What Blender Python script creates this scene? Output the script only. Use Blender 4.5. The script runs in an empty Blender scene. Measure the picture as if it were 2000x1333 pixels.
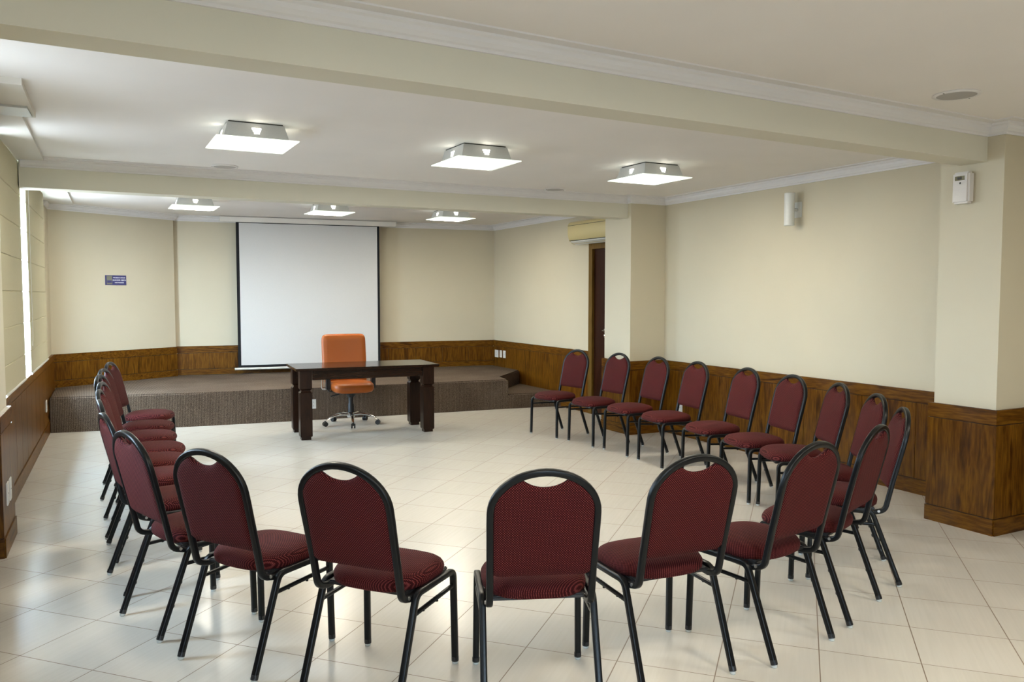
import bpy, bmesh, math, random
from mathutils import Vector, Matrix
random.seed(4)
PI = math.pi
sc = bpy.context.scene
COL = sc.collection

# ------------------------------------------------------------------ materials
def nt(name):
    m = bpy.data.materials.new(name); m.use_nodes = True
    t = m.node_tree; b = t.nodes['Principled BSDF']
    return m, t, b
def N(t, k, **kw):
    n = t.nodes.new(k)
    for a, v in kw.items():
        if a in n.inputs.keys() if hasattr(n.inputs, 'keys') else False: n.inputs[a].default_value = v
        else: setattr(n, a, v)
    return n
def simple(name, col, rough=.5, metal=0, spec=.5, bump=0, bscale=200, coat=0):
    m, t, b = nt(name)
    b.inputs['Base Color'].default_value = (*col, 1); b.inputs['Roughness'].default_value = rough
    b.inputs['Metallic'].default_value = metal; b.inputs['Specular IOR Level'].default_value = spec
    b.inputs['Coat Weight'].default_value = coat
    tc = N(t, 'ShaderNodeTexCoord'); no = N(t, 'ShaderNodeTexNoise'); no.inputs['Scale'].default_value = bscale
    t.links.new(tc.outputs['Object'], no.inputs['Vector'])
    mx = N(t, 'ShaderNodeMixRGB', blend_type='MULTIPLY'); mx.inputs['Fac'].default_value = .12
    mx.inputs['Color1'].default_value = (*col, 1); t.links.new(no.outputs['Fac'], mx.inputs['Color2'])
    t.links.new(mx.outputs[0], b.inputs['Base Color'])
    if bump:
        bp = N(t, 'ShaderNodeBump'); bp.inputs['Strength'].default_value = bump; bp.inputs['Distance'].default_value = .002
        t.links.new(no.outputs['Fac'], bp.inputs['Height']); t.links.new(bp.outputs[0], b.inputs['Normal'])
    return m
def math_(t, op, a, b=None, c=None):
    n = t.nodes.new('ShaderNodeMath'); n.operation = op
    for i, v in enumerate((a, b, c)):
        if v is None: continue
        if isinstance(v, (int, float)): n.inputs[i].default_value = v
        else: t.links.new(v, n.inputs[i])
    return n.outputs[0]
def ramp(t, fac, stops):
    r = t.nodes.new('ShaderNodeValToRGB'); e = r.color_ramp.elements
    e[0].position, e[0].color = stops[0][0], (*stops[0][1], 1)
    e[1].position, e[1].color = stops[-1][0], (*stops[-1][1], 1)
    for p, c in stops[1:-1]:
        x = e.new(p); x.color = (*c, 1)
    t.links.new(fac, r.inputs[0]); return r.outputs[0]
def wood(name, scale, stops, rough=.35, coat=0.0, dist=2.2, fine=9):
    """grain runs along the axis whose scale is smallest"""
    m, t, b = nt(name)
    tc = N(t, 'ShaderNodeTexCoord'); oi = N(t, 'ShaderNodeObjectInfo')
    off = N(t, 'ShaderNodeVectorMath', operation='SCALE'); off.inputs[0].default_value = (7, 3, 11)
    t.links.new(oi.outputs['Random'], off.inputs['Scale'])
    ad = N(t, 'ShaderNodeVectorMath', operation='ADD')
    t.links.new(tc.outputs['Object'], ad.inputs[0]); t.links.new(off.outputs[0], ad.inputs[1])
    mp = N(t, 'ShaderNodeMapping'); mp.inputs['Scale'].default_value = scale
    t.links.new(ad.outputs[0], mp.inputs['Vector'])
    n1 = N(t, 'ShaderNodeTexNoise'); n1.inputs['Scale'].default_value = 1.0; n1.inputs['Detail'].default_value = 4
    n1.inputs['Distortion'].default_value = dist
    t.links.new(mp.outputs[0], n1.inputs['Vector'])
    n2 = N(t, 'ShaderNodeTexNoise'); n2.inputs['Scale'].default_value = fine; n2.inputs['Detail'].default_value = 5
    t.links.new(mp.outputs[0], n2.inputs['Vector'])
    a = math_(t, 'MULTIPLY', n1.outputs['Fac'], 5.0)
    a = math_(t, 'SINE', math_(t, 'MULTIPLY', a, 3.4)); a = math_(t, 'MULTIPLY_ADD', a, .17, .33)
    a = math_(t, 'MULTIPLY_ADD', n1.outputs['Fac'], .5, math_(t, 'MULTIPLY_ADD', a, .55, -.05))
    a = math_(t, 'MULTIPLY_ADD', math_(t, 'SUBTRACT', n2.outputs['Fac'], .5), .55, a)
    c = ramp(t, a, stops)
    t.links.new(c, b.inputs['Base Color'])
    b.inputs['Roughness'].default_value = rough; b.inputs['Coat Weight'].default_value = coat; b.inputs['Coat Roughness'].default_value = .12
    b.inputs['Specular IOR Level'].default_value = .13
    return m
WS = [(.12, (.024, .007, .001)), (.36, (.085, .031, .003)), (.55, (.155, .066, .006)), (.82, (.25, .118, .014))]
M = {}
M['wood_v'] = wood('walnut_vertical_grain', (7, 7, .9), WS)
M['wood_x'] = wood('walnut_grain_along_x', (1.1, 9, 9), WS)
M['wood_y'] = wood('walnut_grain_along_y', (9, 1.1, 9), WS)
TS = [(.1, (.006, .0026, .0014)), (.5, (.018, .0072, .0034)), (.9, (.036, .0145, .007))]
M['table_x'] = wood('dark_walnut_top', (1.2, 10, 10), TS, .18, .35)
M['table_z'] = wood('dark_walnut_leg', (10, 10, 1.1), TS, .3, .1)
M['door'] = wood('dark_door_wood', (9, 9, .8), [(.1, (.012, .003, .001)), (.6, (.032, .009, .003)), (.9, (.05, .016, .006))], .35)
M['frame_wood'] = wood('door_frame_wood', (9, 9, .8), [(.1, (.07, .035, .006)), (.6, (.15, .085, .018)), (.9, (.2, .11, .03))], .4)
M['groove'] = simple('dark_groove', (.02, .009, .004), .8)

def wallmat(name, col):
    m, t, b = nt(name)
    tc = N(t, 'ShaderNodeTexCoord'); no = N(t, 'ShaderNodeTexNoise'); no.inputs['Scale'].default_value = 1.3; no.inputs['Detail'].default_value = 3
    n2 = N(t, 'ShaderNodeTexNoise'); n2.inputs['Scale'].default_value = 260
    t.links.new(tc.outputs['Object'], no.inputs['Vector']); t.links.new(tc.outputs['Object'], n2.inputs['Vector'])
    c = ramp(t, no.outputs['Fac'], [(.3, tuple(x * .97 for x in col)), (.7, tuple(min(1, x * 1.02) for x in col))])
    t.links.new(c, b.inputs['Base Color']); b.inputs['Roughness'].default_value = .62; b.inputs['Specular IOR Level'].default_value = .25
    bp = N(t, 'ShaderNodeBump'); bp.inputs['Strength'].default_value = .12; bp.inputs['Distance'].default_value = .001
    t.links.new(n2.outputs['Fac'], bp.inputs['Height']); t.links.new(bp.outputs[0], b.inputs['Normal'])
    return m
M['wall'] = wallmat('cream_wall_paint', (.56, .50, .37))
M['beam'] = wallmat('pale_beam_paint', (.67, .64, .53))
M['ceil'] = wallmat('warm_white_ceiling_paint', (.85, .815, .785))
M['cornice'] = wallmat('white_plaster_cornice', (.76, .74, .73))
M['soffit'] = wallmat('white_soffit_paint', (.68, .65, .60))

def floormat():
    m, t, b = nt('cream_floor_tiles')
    tc = N(t, 'ShaderNodeTexCoord'); sp = N(t, 'ShaderNodeSeparateXYZ'); t.links.new(tc.outputs['Object'], sp.inputs[0])
    th = math.radians(43.0); s = .404
    def lin(cx, cy, off):
        a = math_(t, 'MULTIPLY_ADD', sp.outputs['X'], cx / s, -off)
        return math_(t, 'MULTIPLY_ADD', sp.outputs['Y'], cy / s, a)
    u = lin(math.cos(th), math.sin(th), .218); v = lin(math.sin(th), -math.cos(th), .258)
    def edge(w):
        f = math_(t, 'FRACT', w); g = math_(t, 'ABSOLUTE', math_(t, 'SUBTRACT', f, .5))
        return math_(t, 'SUBTRACT', .5, g)           # distance to nearest joint, tile units
    eu, ev = edge(u), edge(v)
    wd = .0021 / s
    gu = math_(t, 'LESS_THAN', eu, wd); gv = math_(t, 'LESS_THAN', ev, wd * 1.05)
    g = math_(t, 'MAXIMUM', gu, gv)
    # per tile tone
    cb = N(t, 'ShaderNodeCombineXYZ'); t.links.new(math_(t, 'FLOOR', u), cb.inputs[0]); t.links.new(math_(t, 'FLOOR', v), cb.inputs[1])
    wn = N(t, 'ShaderNodeTexWhiteNoise', noise_dimensions='3D'); t.links.new(cb.outputs[0], wn.inputs['Vector'])
    # brushed streaks along v
    cs = N(t, 'ShaderNodeCombineXYZ'); t.links.new(math_(t, 'MULTIPLY', u, 1.2), cs.inputs[0]); t.links.new(math_(t, 'MULTIPLY', v, 26), cs.inputs[1]); t.links.new(wn.outputs['Value'], cs.inputs[2])
    ns = N(t, 'ShaderNodeTexNoise'); ns.inputs['Scale'].default_value = 1; ns.inputs['Detail'].default_value = 4; t.links.new(cs.outputs[0], ns.inputs['Vector'])
    k = math_(t, 'MULTIPLY_ADD', math_(t, 'SUBTRACT', ns.outputs['Fac'], .5), .16, math_(t, 'MULTIPLY_ADD', wn.outputs['Value'], .05, .5))
    c = ramp(t, k, [(.36, (.50, .465, .40)), (.64, (.62, .585, .52))])
    mx = N(t, 'ShaderNodeMixRGB'); t.links.new(g, mx.inputs[0]); t.links.new(c, mx.inputs[1]); mx.inputs[2].default_value = (.20, .145, .105, 1)
    t.links.new(mx.outputs[0], b.inputs['Base Color'])
    r = math_(t, 'MULTIPLY_ADD', ns.outputs['Fac'], .04, .21)
    r = math_(t, 'MULTIPLY_ADD', g, .4, r); t.links.new(r, b.inputs['Roughness'])
    b.inputs['Specular IOR Level'].default_value = .5
    bp = N(t, 'ShaderNodeBump'); bp.inputs['Strength'].default_value = .25; bp.inputs['Distance'].default_value = .001; bp.invert = True
    t.links.new(g, bp.inputs['Height']); t.links.new(bp.outputs[0], b.inputs['Normal'])
    return m
M['floor'] = floormat()

def fabric(name, seat, dark, light, pitch=.0048, thr=.58):
    m, t, b = nt(name)
    tc = N(t, 'ShaderNodeTexCoord'); sp = N(t, 'ShaderNodeSeparateXYZ'); t.links.new(tc.outputs['Object'], sp.inputs[0])
    w = 2 * PI / (pitch * 2)
    U = math_(t, 'ADD', sp.outputs['X'], sp.outputs['Z']) if seat else sp.outputs['X']
    V = math_(t, 'ADD', sp.outputs['Y'], sp.outputs['Z']) if seat else sp.outputs['Z']
    ca = math_(t, 'COSINE', math_(t, 'MULTIPLY', U, w)); cb = math_(t, 'COSINE', math_(t, 'MULTIPLY', V, w))
    p = math_(t, 'MULTIPLY', ca, cb)
    d = math_(t, 'SMOOTH_MIN', math_(t, 'MAXIMUM', math_(t, 'MULTIPLY', math_(t, 'SUBTRACT', p, thr - .18), 2.8), 0), 1, .05)
    no = N(t, 'ShaderNodeTexNoise'); no.inputs['Scale'].default_value = 9; t.links.new(tc.outputs['Object'], no.inputs['Vector'])
    mx = N(t, 'ShaderNodeMixRGB'); t.links.new(d, mx.inputs[0]); mx.inputs[1].default_value = (*dark, 1); mx.inputs[2].default_value = (*light, 1)
    m2 = N(t, 'ShaderNodeMixRGB', blend_type='MULTIPLY'); m2.inputs[0].default_value = .25; t.links.new(mx.outputs[0], m2.inputs[1]); t.links.new(no.outputs['Color'], m2.inputs[2])
    t.links.new(m2.outputs[0], b.inputs['Base Color']); b.inputs['Roughness'].default_value = .85; b.inputs['Specular IOR Level'].default_value = .15
    b.inputs['Sheen Weight'].default_value = .03; b.inputs['Sheen Tint'].default_value = (.9, .35, .35, 1)
    bp = N(t, 'ShaderNodeBump'); bp.inputs['Strength'].default_value = .3; bp.inputs['Distance'].default_value = .001
    t.links.new(p, bp.inputs['Height']); t.links.new(bp.outputs[0], b.inputs['Normal'])
    return m
DK, LT = (.030, .0010, .0014), (.25, .052, .045)
M['fab_back'] = fabric('burgundy_dotted_fabric_back', False, DK, LT)
M['fab_seat'] = fabric('burgundy_dotted_fabric_seat', True, DK, LT)

def carpet():
    m, t, b = nt('brown_ribbed_carpet')
    tc = N(t, 'ShaderNodeTexCoord'); sp = N(t, 'ShaderNodeSeparateXYZ'); t.links.new(tc.outputs['Object'], sp.inputs[0])
    w = 2 * PI / .017
    a = math_(t, 'SINE', math_(t, 'MULTIPLY', sp.outputs['X'], w))
    v = math_(t, 'ADD', math_(t, 'MULTIPLY', sp.outputs['Y'], w), math_(t, 'MULTIPLY', sp.outputs['Z'], w * 1.3))
    c_ = math_(t, 'MULTIPLY', a, math_(t, 'SINE', v))
    no = N(t, 'ShaderNodeTexNoise'); no.inputs['Scale'].default_value = 130; no.inputs['Detail'].default_value = 3; t.links.new(tc.outputs['Object'], no.inputs['Vector'])
    n2 = N(t, 'ShaderNodeTexNoise'); n2.inputs['Scale'].default_value = 2.2; t.links.new(tc.outputs['Object'], n2.inputs['Vector'])
    k = math_(t, 'MULTIPLY_ADD', c_, .22, .5); k = math_(t, 'MULTIPLY_ADD', a, .12, k)
    k = math_(t, 'MULTIPLY_ADD', math_(t, 'SUBTRACT', no.outputs['Fac'], .5), .9, k)
    k = math_(t, 'MULTIPLY_ADD', math_(t, 'SUBTRACT', n2.outputs['Fac'], .5), .25, k)
    c = ramp(t, k, [(.2, (.026, .016, .011)), (.5, (.090, .064, .046)), (.8, (.23, .18, .135))])
    t.links.new(c, b.inputs['Base Color']); b.inputs['Roughness'].default_value = .95; b.inputs['Specular IOR Level'].default_value = .1
    bp = N(t, 'ShaderNodeBump'); bp.inputs['Strength'].default_value = .15; bp.inputs['Distance'].default_value = .003
    t.links.new(k, bp.inputs['Height']); t.links.new(bp.outputs[0], b.inputs['Normal'])
    return m
M['carpet'] = carpet()

M['black_metal'] = simple('black_enamel_metal', (.0045, .005, .0055), .32, .0, .24, .15, 120)
M['black_plastic'] = simple('black_plastic', (.012, .012, .013), .45)
M['clear_glide'] = simple('clear_plastic_glide', (.55, .58, .56), .15)
M['chrome'] = simple('polished_chrome', (.72, .72, .72), .12, 1)
M['steel'] = simple('bolt_steel', (.6, .6, .6), .3, 1)
M['leather'] = simple('orange_leather', (.36, .085, .009), .4, 0, .35, .25, 160)
M['white_plastic'] = simple('white_plastic', (.74, .73, .68), .35)
M['white_gloss'] = simple('glossy_white_plastic', (.70, .66, .62), .12)
M['ac_plastic'] = simple('yellowed_ac_plastic', (.60, .49, .235), .4)
M['dark'] = simple('dark_slot', (.03, .027, .022), .6)
M['lcd'] = simple('olive_display', (.13, .11, .04), .25)
M['screen'] = simple('matte_white_projection_fabric', (.63, .62, .60), .9, 0, .1)
M['screen_case'] = simple('ivory_screen_case', (.80, .76, .69), .5)
M['black_cloth'] = simple('black_screen_border', (.012, .012, .014), .8, 0, .2)
M['sign_blue'] = simple('navy_sign', (.035, .035, .15), .4)
M['sign_text'] = simple('white_sign_lettering', (.75, .75, .8), .5)
M['sign_olive'] = simple('grey_olive_sign_picture', (.18, .18, .13), .5)
M['sign_red'] = simple('red_sign_lettering', (.45, .08, .07), .5)
M['lamp_metal'] = simple('satin_grey_lamp_housing', (.50, .50, .49), .38, .2)
M['speaker'] = simple('grey_speaker_grille', (.46, .44, .42), .7, 0, .3, .5, 900)
M['alu'] = simple('white_window_frame', (.7, .7, .68), .4)

def emis(name, col, st, base=(.8, .8, .8)):
    m, t, b = nt(name)
    b.inputs['Base Color'].default_value = (*base, 1); b.inputs['Emission Color'].default_value = (*col, 1); b.inputs['Emission Strength'].default_value = st
    b.inputs['Roughness'].default_value = .3
    return m
LAMP = 53.0
M['lamp_glass'] = emis('lit_frosted_glass', (1, .92, .76), LAMP)
M['lamp_rim'] = emis('glowing_glass_edge', (.93, 1, .88), .95, (.6, .65, .58))
M['lamp_slot'] = emis('lit_lamp_vents', (1, .95, .82), 14.0)

def glassmat():
    m = bpy.data.materials.new('clear_window_pane'); m.use_nodes = True; t = m.node_tree; t.nodes.clear()
    o = N(t, 'ShaderNodeOutputMaterial'); tr = N(t, 'ShaderNodeBsdfTransparent'); gl = N(t, 'ShaderNodeBsdfGlossy'); gl.inputs['Roughness'].default_value = .02
    mx = N(t, 'ShaderNodeMixShader'); mx.inputs[0].default_value = .06
    t.links.new(tr.outputs[0], mx.inputs[1]); t.links.new(gl.outputs[0], mx.inputs[2]); t.links.new(mx.outputs[0], o.inputs[0]); return m
M['pane'] = glassmat()
def blindmat():
    m = bpy.data.materials.new('beige_blind_fabric'); m.use_nodes = True; t = m.node_tree; t.nodes.clear()
    o = N(t, 'ShaderNodeOutputMaterial'); d = N(t, 'ShaderNodeBsdfDiffuse'); tl = N(t, 'ShaderNodeBsdfTranslucent')
    tc = N(t, 'ShaderNodeTexCoord'); no = N(t, 'ShaderNodeTexNoise'); no.inputs['Scale'].default_value = 300; t.links.new(tc.outputs['Object'], no.inputs['Vector'])
    c = ramp(t, no.outputs['Fac'], [(.3, (.50, .47, .34)), (.7, (.58, .545, .40))])
    t.links.new(c, d.inputs[0]); tl.inputs[0].default_value = (.80, .72, .48, 1)
    mx = N(t, 'ShaderNodeMixShader'); mx.inputs[0].default_value = .016
    t.links.new(d.outputs[0], mx.inputs[1]); t.links.new(tl.outputs[0], mx.inputs[2]); t.links.new(mx.outputs[0], o.inputs[0]); return m
M['blind'] = blindmat()

# ------------------------------------------------------------------ mesh helpers
def obj(name, bm, mat, parent=None, smooth=False, loc=None, bevel=0):
    if bevel:
        bmesh.ops.bevel(bm, geom=bm.edges[:], offset=bevel, segments=2, affect='EDGES', clamp_overlap=True)
    bmesh.ops.recalc_face_normals(bm, faces=bm.faces[:])
    me = bpy.data.meshes.new(name); bm.to_mesh(me); bm.free()
    o = bpy.data.objects.new(name, me); COL.objects.link(o)
    if mat: me.materials.append(M[mat] if isinstance(mat, str) else mat)
    if smooth:
        for p in me.polygons: p.use_smooth = True
        if smooth != 'all': me.set_sharp_from_angle(angle=math.radians(40))
    if parent: o.parent = parent
    if loc: o.location = loc
    return o
def tag(o, label, cat, group=None):
    o['label'] = label; o['category'] = cat
    if group: o['group'] = group
    return o
def thing(name, label, cat, loc=(0, 0, 0), rz=0, group=None):
    o = bpy.data.objects.new(name, None); COL.objects.link(o); o.empty_display_size = .1
    o.location = loc; o.rotation_euler = (0, 0, rz); return tag(o, label, cat, group)
def struct(name, bm, mat, **k):
    o = obj(name, bm, mat, **k); o['kind'] = 'structure'; return o
def box(bm, x0, x1, y0, y1, z0, z1):
    v = [bm.verts.new(p) for p in ((x0, y0, z0), (x1, y0, z0), (x1, y1, z0), (x0, y1, z0), (x0, y0, z1), (x1, y0, z1), (x1, y1, z1), (x0, y1, z1))]
    for f in ((0, 3, 2, 1), (4, 5, 6, 7), (0, 1, 5, 4), (1, 2, 6, 5), (2, 3, 7, 6), (3, 0, 4, 7)): bm.faces.new([v[i] for i in f])
    return v
def prism(bm, pts, z0, z1):
    a = [bm.verts.new((x, y, z0)) for x, y in pts]; b = [bm.verts.new((x, y, z1)) for x, y in pts]
    bm.faces.new(a[::-1]); bm.faces.new(b); n = len(pts)
    for i in range(n): bm.faces.new((a[i], a[(i + 1) % n], b[(i + 1) % n], b[i]))
def slab(bm, p, q, d0, d1, z0, z1, s0=0, s1=None):
    """box along wall line p->q, between offsets d0..d1 to the left of travel, s0..s1 along"""
    p, q = Vector(p), Vector(q); L = (q - p).length; u = (q - p) / L; n = Vector((-u.y, u.x))
    if s1 is None: s1 = L
    P = [p + u * s + n * d for s, d in ((s0, d0), (s1, d0), (s1, d1), (s0, d1))]
    prism(bm, [tuple(x) for x in P], z0, z1)
def frames(path):
    """parallel transported frames"""
    T = []
    for i in range(len(path)):
        a = path[max(i - 1, 0)]; b = path[min(i + 1, len(path) - 1)]; T.append((b - a).normalized())
    up = Vector((1, 0, 0)) if abs(T[0].x) < .9 else Vector((0, 1, 0))
    n = (up - T[0] * up.dot(T[0])).normalized(); out = []
    for i, t_ in enumerate(T):
        if i:
            ax = T[i - 1].cross(t_)
            if ax.length > 1e-7: n = Matrix.Rotation(T[i - 1].angle(t_), 3, ax) @ n
        n = (n - t_ * n.dot(t_)).normalized(); out.append((n, t_.cross(n)))
    return out
def tube(bm, path, r, prof=None, cap=True, radii=None):
    path = [Vector(p) for p in path]; fr = frames(path)
    if prof is None: prof = [(math.cos(2 * PI * k / 10) * r, math.sin(2 * PI * k / 10) * r) for k in range(10)]
    rings = []
    for i, (p, (n, b)) in enumerate(zip(path, fr)):
        s = radii[i] if radii else 1
        rings.append([bm.verts.new(p + n * x * s + b * y * s) for x, y in prof])
    m = len(prof)
    for a, c in zip(rings, rings[1:]):
        for k in range(m): bm.faces.new((a[k], a[(k + 1) % m], c[(k + 1) % m], c[k]))
    if cap: bm.faces.new(rings[0][::-1]); bm.faces.new(rings[-1])
def rsq(w, h, r=.3, n=3):
    """rounded rectangle profile, half sizes w,h"""
    rr = min(w, h) * r * 2; out = []
    for cx, cy, a0 in ((w - rr, h - rr, 0), (-w + rr, h - rr, 90), (-w + rr, -h + rr, 180), (w - rr, -h + rr, 270)):
        for k in range(n + 1):
            a = math.radians(a0 + 90 * k / n); out.append((cx + rr * math.cos(a), cy + rr * math.sin(a)))
    return out
def fillet(pts, r, n=6):
    """round the corners of a polyline"""
    P = [Vector(p) for p in pts]; out = [P[0]]
    rs = r if isinstance(r, (list, tuple)) else [r] * (len(P) - 2)
    for i in range(1, len(P) - 1):
        a, b, c = P[i - 1], P[i], P[i + 1]; u = (a - b).normalized(); v = (c - b).normalized()
        ang = u.angle(v); d = min(rs[i - 1] / math.tan(ang / 2), (a - b).length * .48, (c - b).length * .48)
        s, e = b + u * d, b + v * d
        for k in range(n + 1):
            t = k / n; out.append(s * (1 - t) ** 2 + b * 2 * t * (1 - t) + e * t ** 2)
    out.append(P[-1]); return out
def lathe(bm, prof, c=(0, 0), seg=24, z=0):
    rings = []
    for r, h in prof:
        rings.append([bm.verts.new((c[0] + r * math.cos(2 * PI * k / seg), c[1] + r * math.sin(2 * PI * k / seg), z + h)) for k in range(seg)])
    for a, b in zip(rings, rings[1:]):
        for k in range(seg): bm.faces.new((a[k], a[(k + 1) % seg], b[(k + 1) % seg], b[k]))
    bm.faces.new(rings[0][::-1]); bm.faces.new(rings[-1])
def nb(): return bmesh.new()
def spheroid(bm, c, rx, ry, rz, seg=12):
    g = bmesh.ops.create_uvsphere(bm, u_segments=seg, v_segments=max(6, seg // 2), radius=1)
    for v in g['verts']: v.co = Vector((c[0] + v.co.x * rx, c[1] + v.co.y * ry, c[2] + v.co.z * rz))

# ------------------------------------------------------------------ the room
def Rx(y): return 5.69 + .0189 * (y - 4.2)          # face of the right wainscot
def Lx(y): return -.75 + .0325 * y                  # face of the left wainscot
YS = -4.0                                           # rear wall, behind the camera
WT = .81                                            # wainscot top
C1, C2, C3 = 2.635, 2.622, 2.652                    # ceiling of the three bays
bm = nb(); prism(bm, [(-1.6, YS - .3), (6.3, YS - .3), (6.3, 12.9), (-1.6, 12.9)], -.12, 0); struct('floor', bm, 'floor')
for (y0, y1, z) in ((YS - .2, 3.2, C1), (3.3, 7.5, C2), (7.6, 12.8, C3)):
    bm = nb(); prism(bm, [(-1.2, y0), (6.2, y0), (6.2, y1), (-1.2, y1)], z, 2.85); struct('ceiling', bm, 'ceil')
# beams
bm = nb(); prism(bm, [(-1.1, 3.03), (5.8, 3.305), (5.8, 3.485), (-1.1, 3.21)], 2.40, 2.80); struct('trim_beam', bm, 'beam')
bm = nb(); prism(bm, [(-.452, 7.50), (5.76, 7.415), (5.76, 7.60), (-.452, 7.69)], 2.388, 2.80); struct('trim_beam', bm, 'beam')
# right wall with door opening y 8.0..8.84
D0, D1, DZ = 7.98, 8.84, 2.13
off = .022
bm = nb()
A, B = (Rx(YS) + off, YS), (Rx(D0) + off, D0)
slab(bm, A, B, -.2, 0, 0, 2.8)
slab(bm, (Rx(D0) + off, D0), (Rx(D1) + off, D1), -.2, 0, DZ, 2.8)
slab(bm, (Rx(D1) + off, D1), (Rx(12.0) + off, 12.0), -.2, 0, 0, 2.8)
struct('wall_right', bm, 'wall')
# back wall + angled wall
BWp, BWq = (5.87, 11.868), (1.09, 12.395)
AWp, AWq = (1.085, 12.305), (-.40, 11.412)
bm = nb(); slab(bm, (5.87, 11.868), (.9, 12.416), -.2, 0, 0, 2.8); struct('wall_back', bm, 'wall')
bm = nb(); slab(bm, AWp, (-.55, 11.32), -.16, 0, 0, 2.8); struct('wall_back_angled', bm, 'wall')
# rear wall (behind the camera)
bm = nb(); 
for x0_, x1_, z0_, z1_ in ((-1.2, 6.0, 0, .8), (-1.2, 6.0, 2.5, 2.8), (-1.2, -.1, .8, 2.5), (.8, 6.0, .8, 2.5)): prism(bm, [(x0_, YS - .2), (x1_, YS - .2), (x1_, YS), (x0_, YS)], z0_, z1_)
struct('wall_rear', bm, 'wall')
bm = nb()
for x0_, x1_, z0_, z1_ in ((-.1, .8, .8, .85), (-.1, .8, 2.45, 2.5), (-.1, -.06, .85, 2.45), (.76, .8, .85, 2.45)): prism(bm, [(x0_, YS - .13), (x1_, YS - .13), (x1_, YS - .08), (x0_, YS - .08)], z0_, z1_)
wr = struct('window_4', bm, 'alu'); bm = nb(); box(bm, -.06, .76, YS - .107, YS - .102, .85, 2.45); obj('pane', bm, 'pane', wr)
# left wall: solid below sill, header above windows, windows between
bm = nb()
def lw(y0, y1, z0, z1, d0=-.24, d1=-.025):
    slab(bm, (Lx(y1), y1), (Lx(y0), y0), d0, d1, z0, z1)
lw(YS, 11.6, 0, .80); lw(YS, 11.6, 2.50, 2.8)
for a, b in ((YS, 1.5), (1.75, 4.12), (4.52, 6.10), (10.55, 11.6)): lw(a, b, .80, 2.50)
struct('wall_left', bm, 'wall')
# pilaster on the left wall
bm = nb(); prism(bm, [(-.72, 5.54), (-.497, 5.54), (-.478, 6.10), (-.72, 6.10)], 0, 2.62); struct('trim_pilaster', bm, 'beam')
# windows in the left wall
def window(idx, y0, y1, n):
    b_ = nb(); d0, d1 = -.16, -.11
    p, q = (Lx(y1), y1), (Lx(y0), y0); L = (Vector(p) - Vector(q)).length
    slab(b_, p, q, d0, d1, .80, .85); slab(b_, p, q, d0, d1, 2.45, 2.50)
    for k in range(n + 1):
        s = (L - .05) * k / n
        slab(b_, p, q, d0, d1, .85, 2.45, s, s + .05)
    f = struct('window_%d' % idx, b_, 'alu')
    b_ = nb(); slab(b_, p, q, -.139, -.134, .85, 2.45); obj('pane', b_, 'pane', f)
window(1, 6.10, 10.55, 3); window(2, 4.12, 4.52, 1); window(3, 1.5, 1.75, 1)

# pillars on the right wall
P1, P2 = (5.14, 3.165, 3.595), (5.30, 7.36, 7.86)
for (x, y0, y1), c in ((P1, C1), (P2, C2)):
    bm = nb(); prism(bm, [(x, y0), (Rx(y0) + .05, y0), (Rx(y1) + .05, y1), (x, y1)], 0, 2.80); struct('trim_pillar', bm, 'wall')

# ---- wainscots : a dark backing, a top rail, a bottom rail, single panels
def wainscot(p, q, base=.115, z0=0, z1=WT, step=.42, first=None, top=.095, depth=.022, horiz=None, seams=None, hide_base=False, name='trim_wainscot', e=0):
    """p->q, room on the left; p,q are on the finished face"""
    P, Q = Vector(p), Vector(q); L = (Q - P).length; u = (Q - P) / L
    hm = horiz or ('wood_x' if abs(u.x) > abs(u.y) else 'wood_y')
    b_ = nb(); slab(b_, p, q, -depth, -.006, z0, z1 - .004, .012, L - .012); root = struct(name, b_, 'groove')
    b_ = nb(); slab(b_, p, q, -depth, 0, z1 - top, z1, e, L - e); obj('top_rail', b_, hm, root, bevel=.0012)
    if not hide_base:
        b_ = nb(); slab(b_, p, q, -depth, .008, z0, z0 + base, e - (.0086 if e and 0 else 0), L - e); obj('skirting', b_, hm, root, bevel=.0012)
    zz0 = z0 + (base + .005 if not hide_base else 0)
    if seams is None:
        n = max(1, round(L / step)); seams = [L * k / n for k in range(1, n)]
    ss = [0] + list(seams) + [L]
    for a, b in zip(ss, ss[1:]):
        b_ = nb(); slab(b_, p, q, -depth, 0, zz0, z1 - top - .005, a + (.0018 if a else e), b - (.0018 if b < L else e)); obj('panel', b_, 'wood_v', root, bevel=.001)
    return root
def seamsR(ya, yb, ys): return [abs(y - ya) for y in ys]
# right wall, near segment between pillars
wainscot((Rx(3.62), 3.62), (Rx(7.31), 7.31), seams=[y - 3.62 for y in (4.13, 4.39, 4.64, 4.97, 5.264, 5.663, 5.958, 6.4, 6.75)])
wainscot((Rx(YS), YS), (Rx(3.14), 3.14), step=.45)
wainscot((Rx(8.93), 8.93), (Rx(11.87), 11.87), step=.4)
wainscot((Rx(11.86) - .0, 11.852), (1.10, 12.372), base=.08, z0=.40, step=.42, top=.095)
wainscot((1.10, 12.287), (-.395, 11.392), base=.085, z0=.40, step=.5, horiz='wood_x')
wainscot((Lx(11.35), 11.35), (Lx(6.10), 6.10), base=.125, top=.075, z1=.815, step=.40)
wainscot((Lx(5.53), 5.53), (Lx(YS), YS), step=.45)
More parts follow.
